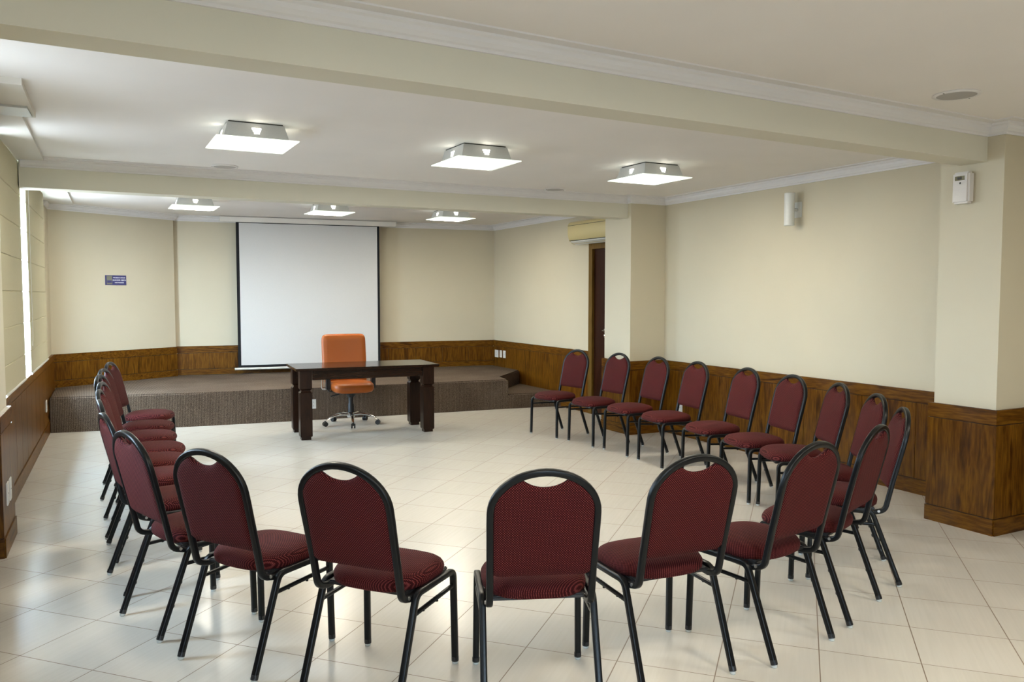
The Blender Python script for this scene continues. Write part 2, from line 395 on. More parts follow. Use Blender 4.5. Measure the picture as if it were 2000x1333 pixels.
# pillar casings
def casing(pts, z1, base=.105, top=.095):
    roots = []
    for p, q in zip(pts, pts[1:]): roots.append(wainscot(p, q, base=base, z1=z1, top=top, seams=[], name='trim_pillar_casing', e=.0006))
    return roots
casing([(Rx(3.14) + .01, 3.14), (5.112, 3.14), (5.112, 3.622), (Rx(3.62) + .01, 3.622)][0:2], .812, .105)
wainscot((5.45, 3.14), (5.112, 3.14), z1=.812, base=.105, seams=[], name='trim_pillar_casing') if False else None
casing([(5.112, 3.14), (5.112, 3.622)], .812, .105)
casing([(Rx(7.31) + .01, 7.31), (5.262, 7.31)], .815, .105); casing([(5.262, 7.31), (5.262, 7.862)], .815, .105); casing([(5.262, 7.862), (5.78, 7.862)], .815, .105)
# left pilaster casing
casing([(-.449, 6.10), (-.467, 5.54)], .83, .115); casing([(-.467, 5.54), (-.70, 5.54)], .83, .115)
bm = nb(); prism(bm, [(-.470, 5.545), (-.70, 5.545), (-.70, 6.10), (-.452, 6.10)], .818, .833); struct('trim_ledge', bm, 'soffit')
bm = nb(); prism(bm, [(5.118, 3.146), (5.118, 3.62), (5.7, 3.62), (5.7, 3.146)], .795, .808); struct('trim_ledge', bm, 'wood_y')

# ---- cornices
PROF = [(-.01, -.078), (.012, -.078), (.013, -.066), (.024, -.060), (.036, -.044), (.040, -.026), (.052, -.018), (.054, -.008), (.110, -.007), (.112, .004), (-.01, .004)]
def cornice(poly, zc, name):
    b_ = nb(); P = [Vector(p) for p in poly]; n = len(P); rings = []
    for i in range(n):
        ns = []
        for a, b in ((i - 1, i), (i, i + 1)):
            if 0 <= a and b < n:
                u = (P[b] - P[a]).normalized(); ns.append(Vector((-u.y, u.x)))
        m = ns[0] if len(ns) == 1 else (ns[0] + ns[1]) / (1 + ns[0].dot(ns[1]))
        rings.append([b_.verts.new((P[i].x + m.x * d, P[i].y + m.y * d, zc + h)) for d, h in PROF])
    k = len(PROF)
    for a, b in zip(rings, rings[1:]):
        for j in range(k): b_.faces.new((a[j], a[(j + 1) % k], b[(j + 1) % k], b[j]))
    b_.faces.new(rings[0][::-1]); b_.faces.new(rings[-1])
    return struct(name, b_, 'cornice')
def b1(x): return 3.03 + .275 * (x + 1.1) / 6.9
def b2(x): return 7.50 - .085 * (x + .64) / 6.4
cornice([(Rx(YS) + off, YS), (Rx(3.16) + off, 3.165), (5.14, 3.165), (5.14, b1(5.14)), (-.8, b1(-.8))], C1, 'trim_cornice')
cornice([(Rx(3.6) + off, 3.50), (Rx(7.36) + off, 7.36), (5.30, 7.36), (5.30, b2(5.3)), (-.44, b2(-.44))], C2, 'trim_cornice')
cornice([(Rx(7.7) + off, 7.7), (Rx(11.9) + off, 11.870), (1.095, 12.394), (1.095, 12.311), (-.415, 11.402), (-.425, 10.9)], C3, 'trim_cornice')
# curtain pelmet along the window wall
bm = nb(); prism(bm, [(-.75, 5.64), (-.315, 5.64), (-.275, 7.5), (-.75, 7.5)], 2.598, 2.64); struct('trim_pelmet', bm, 'soffit')
bm = nb(); prism(bm, [(-.75, 7.7), (-.22, 7.7), (-.12, 11.3), (-.75, 11.2)], 2.630, 2.66); struct('trim_pelmet', bm, 'soffit')
bm = nb(); prism(bm, [(-.80, 4.78), (-.262, 4.78), (-.242, 5.62), (-.80, 5.62)], 2.588, 2.64)
struct('trim_recess_panel', bm, 'soffit')  # thin panel in place of a ceiling recess, shade put into its darker colour
bm = nb(); prism(bm, [(-.46, 5.30), (-.268, 5.30), (-.256, 5.56), (-.46, 5.56)], 2.576, 2.589)
g = tag(obj('ceiling_vent', bm, 'lamp_metal'), 'small grey vent under the recess panel at the top left, by the window wall', 'vent')

# door in the right wall
bm = nb()
xd = Rx(8.4) + off
for a, b in ((D0 - .08, D0), (D1, D1 + .085)): prism(bm, [(xd - .03, a), (xd + .12, a), (xd + .12, b), (xd - .03, b)], 0, DZ)
prism(bm, [(xd - .03, D0 - .08), (xd + .12, D0 - .08), (xd + .12, D1 + .085), (xd - .03, D1 + .085)], DZ, DZ + .08)
door = struct('door_1', bm, 'frame_wood', bevel=.002)
bm = nb(); prism(bm, [(xd + .005, D0 - .01), (xd + .045, D0 - .01), (xd + .045, D1 + .01), (xd + .005, D1 + .01)], 0.005, DZ + .01); leaf = obj('door_leaf', bm, 'door', door)
bm = nb(); tube(bm, [(xd + .01, 8.60, 1.09), (xd - .02, 8.60, 1.09)], .010); tube(bm, fillet([(xd - .015, 8.60, 1.09), (xd - .03, 8.60, 1.09), (xd - .03, 8.48, 1.09)], .01), .009)
spheroid(bm, (xd + .004, 8.60, 1.09), .006, .026, .026); h_ = obj('door_handle', bm, 'chrome', leaf, smooth=True)
bm = nb(); spheroid(bm, (xd + .004, 8.60, 1.025), .008, .02, .02); obj('door_lock', bm, 'chrome', leaf, smooth=True)

# ------------------------------------------------------------------ stage
st = thing('stage', 'low stage covered in brown ribbed carpet across the far end of the room', 'stage', (2.5, 11, 0))
S = [(-.40, 10.37), (1.16, 10.10), (2.42, 9.975), (5.025, 9.765), (5.07, 10.16), (5.80, 10.90), (5.825, 11.84), (1.09, 12.36), (-.385, 11.385)]
bm = nb(); prism(bm, [(x - 2.5, y - 11) for x, y in S], 0, .40)
bmesh.ops.bevel(bm, geom=[e for e in bm.edges if all(v.co.z > .39 for v in e.verts)], offset=.02, segments=3, affect='EDGES')
obj('platform', bm, 'carpet', st, smooth=True)
S2 = [(5.028, 9.768), (5.785, 9.655), (5.80, 10.89), (5.075, 10.155)]
bm = nb(); prism(bm, [(x - 2.5, y - 11) for x, y in S2], 0, .20)
bmesh.ops.bevel(bm, geom=[e for e in bm.edges if all(v.co.z > .19 for v in e.verts)], offset=.018, segments=3, affect='EDGES')
o = obj('step', bm, 'carpet', st, smooth=True)

# ------------------------------------------------------------------ ceiling lights
def make_lamp():
    t = thing('ceiling_light', '', 'ceiling light', (0, 0, 0), 0, 'square glass ceiling lights')
    zc = 0.0                                        # ceiling plane at z=0
    b_ = nb()
    a, c = .172, .198; z0, z1 = -.105, -.008
    v0 = [b_.verts.new((x * c, y * c, z0)) for x, y in ((-1, -1), (1, -1), (1, 1), (-1, 1))]
    v1 = [b_.verts.new((x * a, y * a, z1)) for x, y in ((-1, -1), (1, -1), (1, 1), (-1, 1))]
    b_.faces.new(v1)
    for i in range(4): b_.faces.new((v0[i], v0[(i + 1) % 4], v1[(i + 1) % 4], v1[i]))
    obj('housing', b_, 'lamp_metal', t)
    b_ = nb(); box(b_, -.165, .165, -.165, .165, -.0085, 0); obj('mounting_plate', b_, 'dark', t)
    for k in range(4):
        b_ = nb()
        for j in range(3):
            w = .028 - .006 * j; z = -.042 - .014 * j; y = -(a + (c - a) * (z1 - z) / (z1 - z0)) - .0008
            box(b_, -w, w, y - .0012, y, z - .005, z + .004)
        bmesh.ops.rotate(b_, verts=b_.verts[:], cent=(0, 0, 0), matrix=Matrix.Rotation(k * PI / 2, 3, 'Z'))
        obj('vent', b_, 'lamp_slot', t)
    b_ = nb(); box(b_, -.250, .250, -.250, .250, -.114, -.107); g_ = obj('glass_panel', b_, 'lamp_rim', t, bevel=.001)
    b_ = nb(); box(b_, -.203, .203, -.203, .203, -.1175, -.1145); obj('diffuser', b_, 'lamp_glass', g_)
    return t
def copy_tree(o, parent=None):
    c = o.copy(); COL.objects.link(c)
    if parent: c.parent = parent
    for ch in list(o.children): copy_tree(ch, c)
    return c
lamp0 = make_lamp()
LP = [(.965, 5.49, C2, 'front left ceiling light, the largest, square frosted glass under a grey housing'),
      (2.56, 5.50, C2, 'front middle ceiling light between two others, square frosted glass under a grey housing'),
      (4.20, 5.58, C2, 'front right ceiling light nearest the right wall, square frosted glass under a grey housing'),
      (1.11, 10.05, C3, 'rear left ceiling light above the left end of the stage, behind the second beam'),
      (2.66, 9.96, C3, 'rear middle ceiling light just in front of the projection screen case'),
      (4.28, 9.98, C3, 'rear right ceiling light behind the second beam, right of the projection screen')]
for i, (x, y, z, lb) in enumerate(LP):
    o = lamp0 if i == 0 else copy_tree(lamp0)
    o.location = (x, y, z); o['label'] = lb
# ceiling speakers
sp = thing('ceiling_speaker', 'round ceiling speaker at the upper right, in front of the near beam', 'ceiling speaker', (4.21, 2.868, C1), 0, 'round ceiling speakers')
bm = nb(); lathe(bm, [(.118, 0), (.121, -.004), (.116, -.008), (.100, -.0095), (.098, -.006)], seg=40); obj('rim', bm, 'cornice', sp, smooth=True)
bm = nb(); lathe(bm, [(.0975, -.003), (.0975, -.008), (.05, -.012), (.01, -.013)], seg=40); obj('grille', bm, 'speaker', sp, smooth=True)
for s in (-1, 1):
    bm = nb(); box(bm, s * .109 - .005, s * .109 + .005, -.002, .002, -.0105, -.007); obj('clip', bm, 'dark', sp)
for x, y, lb in ((4.26, 7.235, 'small round grille in the ceiling between the middle and right front lights'), (1.05, 7.235, 'small round grille in the ceiling just beyond the front left light')):
    o = copy_tree(sp); o.location = (x, y, C2); o['label'] = lb; o.scale = (.92, .92, 1)

# ------------------------------------------------------------------ projection screen
u = (Vector((5.87, 11.868)) - Vector((1.09, 12.395))).normalized(); ang = math.atan2(u.y, u.x)
c0 = Vector((2.94, 12.015))
ps = thing('projection_screen', 'pulled-down white projection screen with black borders behind the desk', 'projection screen', (c0.x, c0.y, 0), ang)
bm = nb(); box(bm, -1.262, 1.252, -.045, .045, 2.572, 2.645); obj('case', bm, 'screen_case', ps, bevel=.006)
bm = nb(); box(bm, -1.268, -1.262, -.047, .047, 2.568, 2.648); obj('end_cap', bm, 'white_plastic', ps)
bm = nb(); box(bm, 1.252, 1.258, -.047, .047, 2.568, 2.648); obj('end_cap', bm, 'white_plastic', ps)
bm = nb(); box(bm, -1.052, 1.002, -.004, 0, .50, 2.575); obj('border', bm, 'black_cloth', ps)
bm = nb(); box(bm, -1.010, .967, -.0065, -.004, .53, 2.562); obj('projection_surface', bm, 'screen', ps)
bm = nb(); tube(bm, [(-1.10, 0, .478), (1.045, 0, .478)], .017); obj('bottom_bar', bm, 'white_plastic', ps, smooth=True)

# ------------------------------------------------------------------ sign on the angled wall
ua = (Vector(AWp) - Vector(AWq)).normalized(); an = math.atan2(ua.y, ua.x); na = Vector((ua.y, -ua.x))
sp_ = Vector(AWq) + ua * .86 + na * .004
sg = thing('wall_sign', 'small navy sign with white lettering on the pale angled wall', 'sign', (.340 + na.x * .02, 11.845 + na.y * .02, 1.729), an)
dd = (Vector((.340, 11.845)) - Vector(AWq)); pr = Vector(AWq) + ua * dd.dot(ua) + na * .003
sg.location = (pr.x, pr.y, 1.729)
bm = nb(); box(bm, -.146, .146, -.003, .003, -.064, .064); obj('plate', bm, 'sign_blue', sg)
bm = nb(); box(bm, -.128, -.052, -.0042, -.003, -.052, .056); pic = obj('picture', bm, 'sign_olive', sg)
bm = nb(); box(bm, -.122, -.060, -.005, -.0042, -.034, -.002); obj('figure', bm, 'sign_blue', pic)
def text(s, size, x, z, mat, parent, y=-.0038, name='lettering'):
    c = bpy.data.curves.new(name, 'FONT'); c.body = s; c.size = size; c.align_x = 'CENTER'; c.align_y = 'CENTER'; c.extrude = .0004; c.offset = .0006
    o = bpy.data.objects.new(name, c); COL.objects.link(o)
    dg = bpy.context.evaluated_depsgraph_get(); dg.update()
    me = bpy.data.meshes.new_from_object(o.evaluated_get(dg)); bpy.data.objects.remove(o)
    me.materials.clear(); me.materials.append(M[mat])
    o = bpy.data.objects.new(name, me); COL.objects.link(o); o.parent = parent
    o.location = (x, y, z); o.rotation_euler = (PI / 2, 0, 0); return o
text('PROIBIDO AFIXAR', .0205, .047, .033, 'sign_text', sg); text('QUALQUER OBJETO', .0205, .047, .001, 'sign_text', sg); text('NAS PAREDES', .0205, .047, -.031, 'sign_text', sg)

# ------------------------------------------------------------------ air conditioner
ac = thing('air_conditioner', 'yellowed wall air conditioner above the door, partly behind a pillar', 'air conditioner', (Rx(8.7) + off, 8.70, 2.20))
prof = [(0, 0.02), (-.06, 0), (-.13, .008), (-.185, .055), (-.205, .13), (-.205, .235), (-.195, .268), (-.16, .292), (0, .30)]
bm = nb(); r0 = [bm.verts.new((x, .47, z)) for x, z in prof]; r1 = [bm.verts.new((x, -.47, z)) for x, z in prof]
bm.faces.new(r0); bm.faces.new(r1[::-1])
for i in range(len(prof)): bm.faces.new((r0[i], r0[(i + 1) % len(prof)], r1[(i + 1) % len(prof)], r1[i]))
obj('casing', bm, 'ac_plastic', ac, smooth=True)
bm = nb(); box(bm, -.2065, -.2045, -.462, .462, .238, .243); obj('seam', bm, 'dark', ac)
bm = nb(); b_v = [(-.178, .030), (-.095, -.004), (-.09, .006), (-.175, .042)]
r0 = [bm.verts.new((x, .44, z)) for x, z in b_v]; r1 = [bm.verts.new((x, -.44, z)) for x, z in b_v]
bm.faces.new(r0); bm.faces.new(r1[::-1])
for i in range(4): bm.faces.new((r0[i], r0[(i + 1) % 4], r1[(i + 1) % 4], r1[i]))
obj('louvre', bm, 'white_plastic', ac)
bm = nb(); box(bm, -.19, -.172, -.45, .45, .044, .050); obj('air_slot', bm, 'dark', ac)

# ------------------------------------------------------------------ wall sconce (speaker like tube lamp)
wl = thing('wall_light', 'slim white tube wall light high on the bare right wall', 'wall light', (Rx(5.405) + off, 5.405, 2.315))
bm = nb(); box(bm, -.012, 0, -.05, .05, -.07, .07); obj('wall_plate', bm, 'white_plastic', wl, bevel=.003)
bm = nb(); tube(bm, [(-.01, 0, 0), (-.07, 0, 0)], .014); obj('arm', bm, 'white_plastic', wl, smooth=True)
bm = nb(); lathe(bm, [(.040, -.147), (.046, -.143), (.046, .143), (.040, .147)], c=(-.105, .0), seg=28); obj('tube', bm, 'white_plastic', wl, smooth=True)

# dispenser on the near pillar
dp = thing('air_freshener', 'glossy white air freshener dispenser with a small display high on the near pillar', 'air freshener', (5.142, 3.415, 2.145))
bm = nb(); box(bm, -.065, 0, -.058, .058, 0, .205); obj('casing', bm, 'white_gloss', dp, smooth=True, bevel=.012)
bm = nb(); box(bm, -.0665, -.064, -.030, .036, .150, .178); dsp = obj('display', bm, 'lcd', dp)
bm = nb(); box(bm, -.0675, -.0664, -.012, .020, .157, .171); obj('digits', bm, 'dark', dsp)
bm = nb(); spheroid(bm, (-.065, .0, .132), .003, .006, .007); obj('nozzle', bm, 'dark', dp)

# ------------------------------------------------------------------ outlets
def outlet(loc, rz, w, h, label, holes=2, group=None):
    """plate faces local -y"""
    t = thing('wall_outlet', label, 'wall plate', loc, rz, group)
    b_ = nb(); box(b_, -w / 2, w / 2, -.009, 0, -h / 2, h / 2); obj('plate', b_, 'white_plastic', t, bevel=.002)
    for k in range(holes):
        b_ = nb(); z = 0 if holes == 1 else (-h * .2 + k * h * .4)
        box(b_, -.011, -.006, -.0097, -.0088, z - .004, z + .004); box(b_, .006, .011, -.0097, -.0088, z - .004, z + .004)
        obj('socket', b_, 'dark', t)
    return t
G = 'wall plates'
RW_ = -PI / 2 - .0189 * 1     # facing -x
def rwall(y, z, w, h, lb, holes): outlet((Rx(y), y, z), PI * 1.5 - .0189, w, h, lb, holes)
rwall(11.73, .597, .125, .118, 'widest white socket plate of three on the wainscot at the stage corner, nearest the corner', 2)
rwall(11.575, .602, .075, .113, 'narrow white switch plate in the middle of three at the stage corner', 0)
rwall(11.445, .602, .08, .115, 'white socket plate on the right of three at the stage corner', 1)
rwall(7.035, .308, .09, .092, 'small white plate low on the right wainscot, seen under a chair backrest', 1)
outlet((Lx(10.04) + .0, 10.04, .345), PI / 2 + .0, .15, .12, 'white socket plate low on the left wainscot beside the stage end', 2)
outlet((-.4618, 5.73, .345), PI / 2, .09, .135, 'left of two white plates on the wooden pilaster box at the left edge', 1)
outlet((-.4578, 5.86, .345), PI / 2, .09, .135, 'right of two white plates on the wooden pilaster box at the left edge', 1)
outlet((2.425, 9.974, .200), -.08, .085, .115, 'ivory socket plate on the carpeted stage front behind the desk leg', 2)
bm = nb(); spheroid(bm, (Lx(6.74) + .002, 6.74, .655), .006, .008, .008)
tag(obj('door_stop', bm, 'white_plastic'), 'tiny white knob on the left wainscot below the blinds', 'knob')

# ------------------------------------------------------------------ blinds
def blind(y0, y1, label, cord_y=None, z0=.865, z1=2.592, wob=0):
    xf = lambda y: Lx(y) + .045
    t = thing('roman_blind', label, 'blind', (xf((y0 + y1) / 2), (y0 + y1) / 2, z0), 0, 'beige roman blinds on the left windows')
    cx, cy = xf((y0 + y1) / 2), (y0 + y1) / 2
    seams = [1.065 + .2525 * k for k in range(6)]
    zs = [z0 + .01]
    for s in seams: zs += [s - .006, s, s + .006]
    zs.append(z1)
    b_ = nb(); rows = []
    ny = 14
    for z in zs:
        dx = -.006 if any(abs(z - s) < 1e-6 for s in seams) else 0.0
        row = []
        for k in range(ny + 1):
            y = y0 + (y1 - y0) * k / ny
            wv = wob * math.sin((z - .9) * 2.1) * (1 if k == ny else 0) * .5 + .0015 * math.sin(y * 9 + z * 3)
            row.append(b_.verts.new((xf(y) + dx + wv - cx, y - cy, z - z0)))
        rows.append(row)
    for a, b in zip(rows, rows[1:]):
        for k in range(ny): b_.faces.new((a[k], a[k + 1], b[k + 1], b[k]))
    f = obj('fabric', b_, 'blind', t)
    sm = f.modifiers.new('thick', 'SOLIDIFY'); sm.thickness = .0015
    for s in seams:
        b_ = nb(); tube(b_, [(xf(y0) - cx - .009, y0 - cy, s - z0), (xf(y1) - cx - .009, y1 - cy, s - z0)], .003); obj('batten', b_, 'blind', t)
    b_ = nb(); tube(b_, [(xf(y0) - cx, y0 - cy, 0), (xf(y1) - cx, y1 - cy, 0)], .011); obj('bottom_rail', b_, 'white_plastic', t, smooth=True)
    b_ = nb()
    p0, p1 = (xf(y0) - cx - .015, y0 - cy), (xf(y1) - cx - .015, y1 - cy)
    prism(b_, [(p0[0] - .012, p0[1]), (p0[0] + .008, p0[1]), (p1[0] + .008, p1[1]), (p1[0] - .012, p1[1])], z1 - z0 - .03, z1 - z0); obj('head_rail', b_, 'white_plastic', t)
    if cord_y:
        b_ = nb(); X = xf(cord_y) - cx + .012
        tube(b_, fillet([(X, cord_y - cy, 1.60), (X, cord_y - cy + .02, .50), (X, cord_y - cy + .005, .30), (X, cord_y - cy - .06, .24)], .08), .0028); obj('cord', b_, 'white_plastic', t, smooth=True)
    return t
blind(6.35, 7.62, 'beige roman blind left of the bright gap between the window blinds')
blind(8.10, 9.88, 'beige roman blind right of the bright gap, beside the white angled wall', 8.19)



# ------------------------------------------------------------------ banquet chairs
TUBE = rsq(.0130, .0125, .27, 3)
def arch_path():
    pts = []
    zc, zt, a = .765, .919, .196
    def yb(z): return -.184 - (z - .42) * .243
    lo = [(.188, -.02, .392), (.190, -.128, .386), (.191, -.183, .40), (.1925, yb(.50), .50)]
    lo = fillet(lo[:3] + [(.1925, yb(.56), .56)], [.02, .045], 6)
    right = [Vector(p) for p in lo] + [Vector((.1945, yb(.66), .66)), Vector((a, yb(.72), .72))]
    arc = []
    for k in range(25):
        t_ = PI * k / 24
        z = zc + (zt - zc) * math.sin(t_); arc.append(Vector((a * math.cos(t_), yb(z), z)))
    left = [Vector((-p.x, p.y, p.z)) for p in reversed(right)]
    return right + arc + left
def ybk(z): return -.184 - (z - .42) * .243
def pad_bm():
    bm = nb(); nx, nz = 28, 30; hw = .186
    def top(x):
        zc, zt, a = .765, .909, .188
        t_ = zc + (zt - zc) * math.sqrt(max(0, 1 - (x / a) ** 2)) if abs(x) < a else zc
        if abs(x) < .088:
            e = abs(x) / .088; s = .862 + .034 * e ** 2.2
            t_ = min(t_, s)
        return t_
    def half(z):                                     # half width at height z
        return .1835
    F = []; Bk = []
    for j in range(nz + 1):
        v = j / nz; rf, rb = [], []
        for i in range(nx + 1):
            u_ = -1 + 2 * i / nx; uu = math.copysign(1 - (1 - abs(u_)) ** 1.35, u_); x = uu * .1865
            zb = .512 + .012 * max(0, abs(uu) - .86) / .14
            zt_ = top(x); z = zb + (zt_ - zb) * (1 - (1 - v) ** 1.15 if v > 0 else 0)
            d = min(1, (1 - abs(uu)) / .16, (z - zb) / .045 + .0, (zt_ - z) / .035)
            d = max(0, d); k = math.sqrt(max(0, 1 - (1 - d) ** 2))
            bulge = .012 * (1 - uu * uu) * math.sin(PI * min(1, max(0, (z - .51) / .37)))
            yc = ybk(z)
            rf.append(bm.verts.new((x, yc + .004 + .018 * k + bulge, z)))
            rb.append(bm.verts.new((x, yc - .002 - .013 * k, z)))
        F.append(rf); Bk.append(rb)
    for j in range(nz):
        for i in range(nx):
            bm.faces.new((F[j][i], F[j][i + 1], F[j + 1][i + 1], F[j + 1][i]))
            bm.faces.new((Bk[j][i + 1], Bk[j][i], Bk[j + 1][i], Bk[j + 1][i + 1]))
    def stitch(a, b):
        for k in range(len(a) - 1): bm.faces.new((a[k], b[k], b[k + 1], a[k + 1]))
    stitch(F[0], Bk[0]); stitch(Bk[nz], F[nz]); stitch([r[0] for r in Bk], [r[0] for r in F]); stitch([r[nx] for r in F], [r[nx] for r in Bk])
    return bm
def seat_bm(scale=1.0, zlo=.404, zhi=.481, bottom=False):
    bm = nb(); seg = 56; yc = .034
    def plan(a, k):
        c, s = math.cos(a), math.sin(a); e = 2 / 3.0
        x = math.copysign(abs(c) ** e, c); y = math.copysign(abs(s) ** e, s)
        w = .206 if y > 0 else .206 - .016 * abs(y) ** 2
        return x * w * k, yc + y * .203 * k
    prof = [(.0, zhi), (.3, zhi - .001), (.55, zhi - .005), (.75, zhi - .011), (.88, zhi - .019), (.95, zhi - .028), (.99, zhi - .041), (1.0, zhi - .052), (.985, zlo + .006), (.95, zlo), (.6, zlo), (0, zlo)]
    rings = []
    for k, z in prof:
        if k == 0: rings.append([bm.verts.new((0, yc, z))]); continue
        R_ = []
        for i in range(seg):
            x, y = plan(2 * PI * i / seg, k * scale)
            zz = z - (.010 * max(0, (y - yc) / .2) ** 3 if z > zlo + .01 else 0)
            R_.append(bm.verts.new((x, y, zz)))
        rings.append(R_)
    for a, b in zip(rings, rings[1:]):
        if len(a) == 1:
            for i in range(seg): bm.faces.new((a[0], b[i], b[(i + 1) % seg]))
        elif len(b) == 1:
            for i in range(seg): bm.faces.new((a[i], b[0], a[(i + 1) % seg]))
        else:
            for i in range(seg): bm.faces.new((a[i], b[i], b[(i + 1) % seg], a[(i + 1) % seg]))
    return bm
def make_chair():
    t = thing('banquet_chair', '', 'chair', (0, 0, 0), 0, 'burgundy banquet chairs in a horseshoe')
    obj('seat', seat_bm(), 'fab_seat', t, smooth='all')
    b_ = nb(); box(b_, -.180, .180, -.135, .205, .393, .410); obj('seat_base', b_, 'black_plastic', t, bevel=.005)
    obj('backrest', pad_bm(), 'fab_back', t, smooth=True)
    b_ = nb(); tube(b_, arch_path(), 0, TUBE); obj('back_frame', b_, 'black_metal', t, smooth=True)
    for s in (-1, 1):
        x = s * .213
        b_ = nb(); tube(b_, fillet([(s * .217, .198, .018), (x, .190, .402), (x, .10, .402)], .038, 7), 0, TUBE)
        l = obj('leg', b_, 'black_metal', t, smooth=True)
        b_ = nb(); tube(b_, [(s * .217, .1985, .012), (s * .2168, .198, .03)], .0155); fe = obj('ferrule', b_, 'black_plastic', l, smooth=True)
        b_ = nb(); lathe(b_, [(.010, 0), (.013, .003), (.012, .014)], c=(s * .217, .1985), seg=14); obj('glide', b_, 'clear_glide', l, smooth=True)
        b_ = nb(); tube(b_, fillet([(s * .216, -.257, .018), (x, -.112, .402), (x, .02, .402)], .05, 7), 0, TUBE)
        l = obj('leg', b_, 'black_metal', t, smooth=True)
        for zz in (.12, .24):
            yy = -.257 + (.402 - .3) * 0 + (zz - .018) / .384 * .145
        b_ = nb(); tube(b_, [(s * .216, -.2585, .012), (s * .216, -.2525, .03)], .0155); obj('ferrule', b_, 'black_plastic', l, smooth=True)
        b_ = nb(); lathe(b_, [(.010, 0), (.013, .003), (.012, .014)], c=(s * .216, -.2585), seg=14); obj('glide', b_, 'clear_glide', l, smooth=True)
        b_ = nb(); tube(b_, [(x, .105, .402), (x, .015, .402)], 0, TUBE); obj('side_rail', b_, 'black_metal', t, smooth=True)
        b_ = nb(); tube(b_, [(x, .193, .338), (x, -.136, .326)], 0, rsq(.008, .008, .3, 2)); st_ = obj('stretcher', b_, 'black_metal', t, smooth=True)
        b_ = nb()
        for yy in (.05, -.06): tube(b_, [(x, yy, .335), (x, yy, .318)], .006)
        obj('bolt', b_, 'black_metal', st_, smooth=True)
        # stacking buttons on the legs
        b_ = nb(); spheroid(b_, (s * .2150, -.198, .150), .009, .010, .013, 10); obj('stacking_stop', b_, 'black_plastic', t, smooth=True)
        b_ = nb(); spheroid(b_, (s * .2140, -.160, .250), .009, .010, .013, 10); obj('stacking_stop', b_, 'black_plastic', t, smooth=True)
        b_ = nb(); tube(b_, [(s * .19, -.150, .396), (s * .207, -.150, .396)], .007); obj('pivot_bolt', b_, 'steel', t, smooth=True)
    return t
CH = [
 ('B2', 1.538, 2.766, -21.1, 'burgundy banquet chair seen straight from behind at the bottom centre, nearest to the viewer'),
 ('B1', 1.042, 3.120, -51.1, 'burgundy banquet chair from behind, immediately left of the nearest central chair'),
 ('B3', 2.104, 2.737, -3.8, 'burgundy banquet chair from behind, immediately right of the nearest central chair'),
 ('B4', 2.663, 2.721, 10.1, 'burgundy banquet chair from behind, second to the right of the nearest central chair'),
 ('B5', 3.217, 2.886, 21.6, 'burgundy banquet chair turned edge-on, its back overlapping the last right-row chairs'),
 ('R9', 3.737, 3.149, 48.1, 'rightmost burgundy banquet chair, its rear legs closest to the near wooden pillar casing'),
 ('R8', 4.123, 3.603, 57.0, 'burgundy banquet chair by the right wall, seat mostly hidden, second from the pillar casing'),
 ('R7', 4.409, 4.126, 62.1, 'burgundy banquet chair by the right wall, seventh from the door, partly behind a near chair'),
 ('R6', 4.540, 4.630, 76.6, 'burgundy banquet chair of the right row, sixth counted from the door'),
 ('R5', 4.659, 5.234, 78.8, 'burgundy banquet chair in the middle of the right row, fifth from the door'),
 ('R4', 4.707, 5.915, 82.2, 'burgundy banquet chair of the right row with the small white plate showing under its back'),
 ('R3', 4.737, 6.518, 86.3, 'burgundy banquet chair of the right row before the far pillar casing, third from the stage'),
 ('R2', 4.692, 7.102, 92.8, 'burgundy banquet chair of the right row whose handle hole shows white pillar wall'),
 ('R1', 4.590, 7.723, 100.1, 'burgundy banquet chair at the far end of the right row, closest to the stage step'),
 ('L9', .648, 3.608, -56.6, 'burgundy banquet chair from behind, second to the left of the nearest central chair'),
 ('L8', .425, 4.156, -71.8, 'burgundy banquet chair at the left bend of the horseshoe, its handle hole almost edge-on'),
 ('L7', .359, 4.775, -81.2, 'leftmost near burgundy banquet chair, thin side view of its back, seventh from the stage'),
 ('L6', .350, 5.352, -86.5, 'burgundy banquet chair of the left row, sixth from the stage'),
 ('L5', .353, 5.873, -96.0, 'burgundy banquet chair of the left row, fifth from the stage'),
 ('L4', .369, 6.351, -101.5, 'burgundy banquet chair of the left row, fourth from the stage'),
 ('L3', .362, 6.922, -104.0, 'burgundy banquet chair of the left row, third from the stage'),
 ('L2', .391, 7.483, -105.6, 'burgundy banquet chair of the left row, second from the stage'),
 ('L1', .453, 8.169, -107.5, 'burgundy banquet chair at the far end of the left row, closest to the stage')]
ch0 = make_chair()
for i, (k, x, y, a, lb) in enumerate(CH):
    o = ch0 if i == 0 else copy_tree(ch0)
    o.location = (x, y, 0); o.rotation_euler = (0, 0, math.radians(a)); o['label'] = lb

# ------------------------------------------------------------------ table
tb = thing('desk', 'dark walnut desk on four thick notched legs in front of the stage', 'desk', (2.73, 8.885, 0), math.radians(-4.3))
TH = .766
bm = nb(); box(bm, -.787, .787, -.360, .368, TH - .028, TH); obj('desktop', bm, 'table_x', tb, bevel=.004)
def leg_bm(x, y):
    bm = nb(); h = .063
    prof = [(.050, 0), (.050, .032), (h - .004, .033), (h, .045), (h, .505), (h - .016, .521), (h - .016, .531), (h, .547), (h, TH - .028)]
    rings = []
    for r, z in prof: rings.append([bm.verts.new((x + sx * r, y + sy * r, z)) for sx, sy in ((-1, -1), (1, -1), (1, 1), (-1, 1))])
    for a, b in zip(rings, rings[1:]):
        for k in range(4): bm.faces.new((a[k], a[(k + 1) % 4], b[(k + 1) % 4], b[k]))
    bm.faces.new(rings[0][::-1]); bm.faces.new(rings[-1]); return bm
for x in (-.680, .672):
    for y in (-.265, .27): obj('leg', leg_bm(x, y), 'table_z', tb)
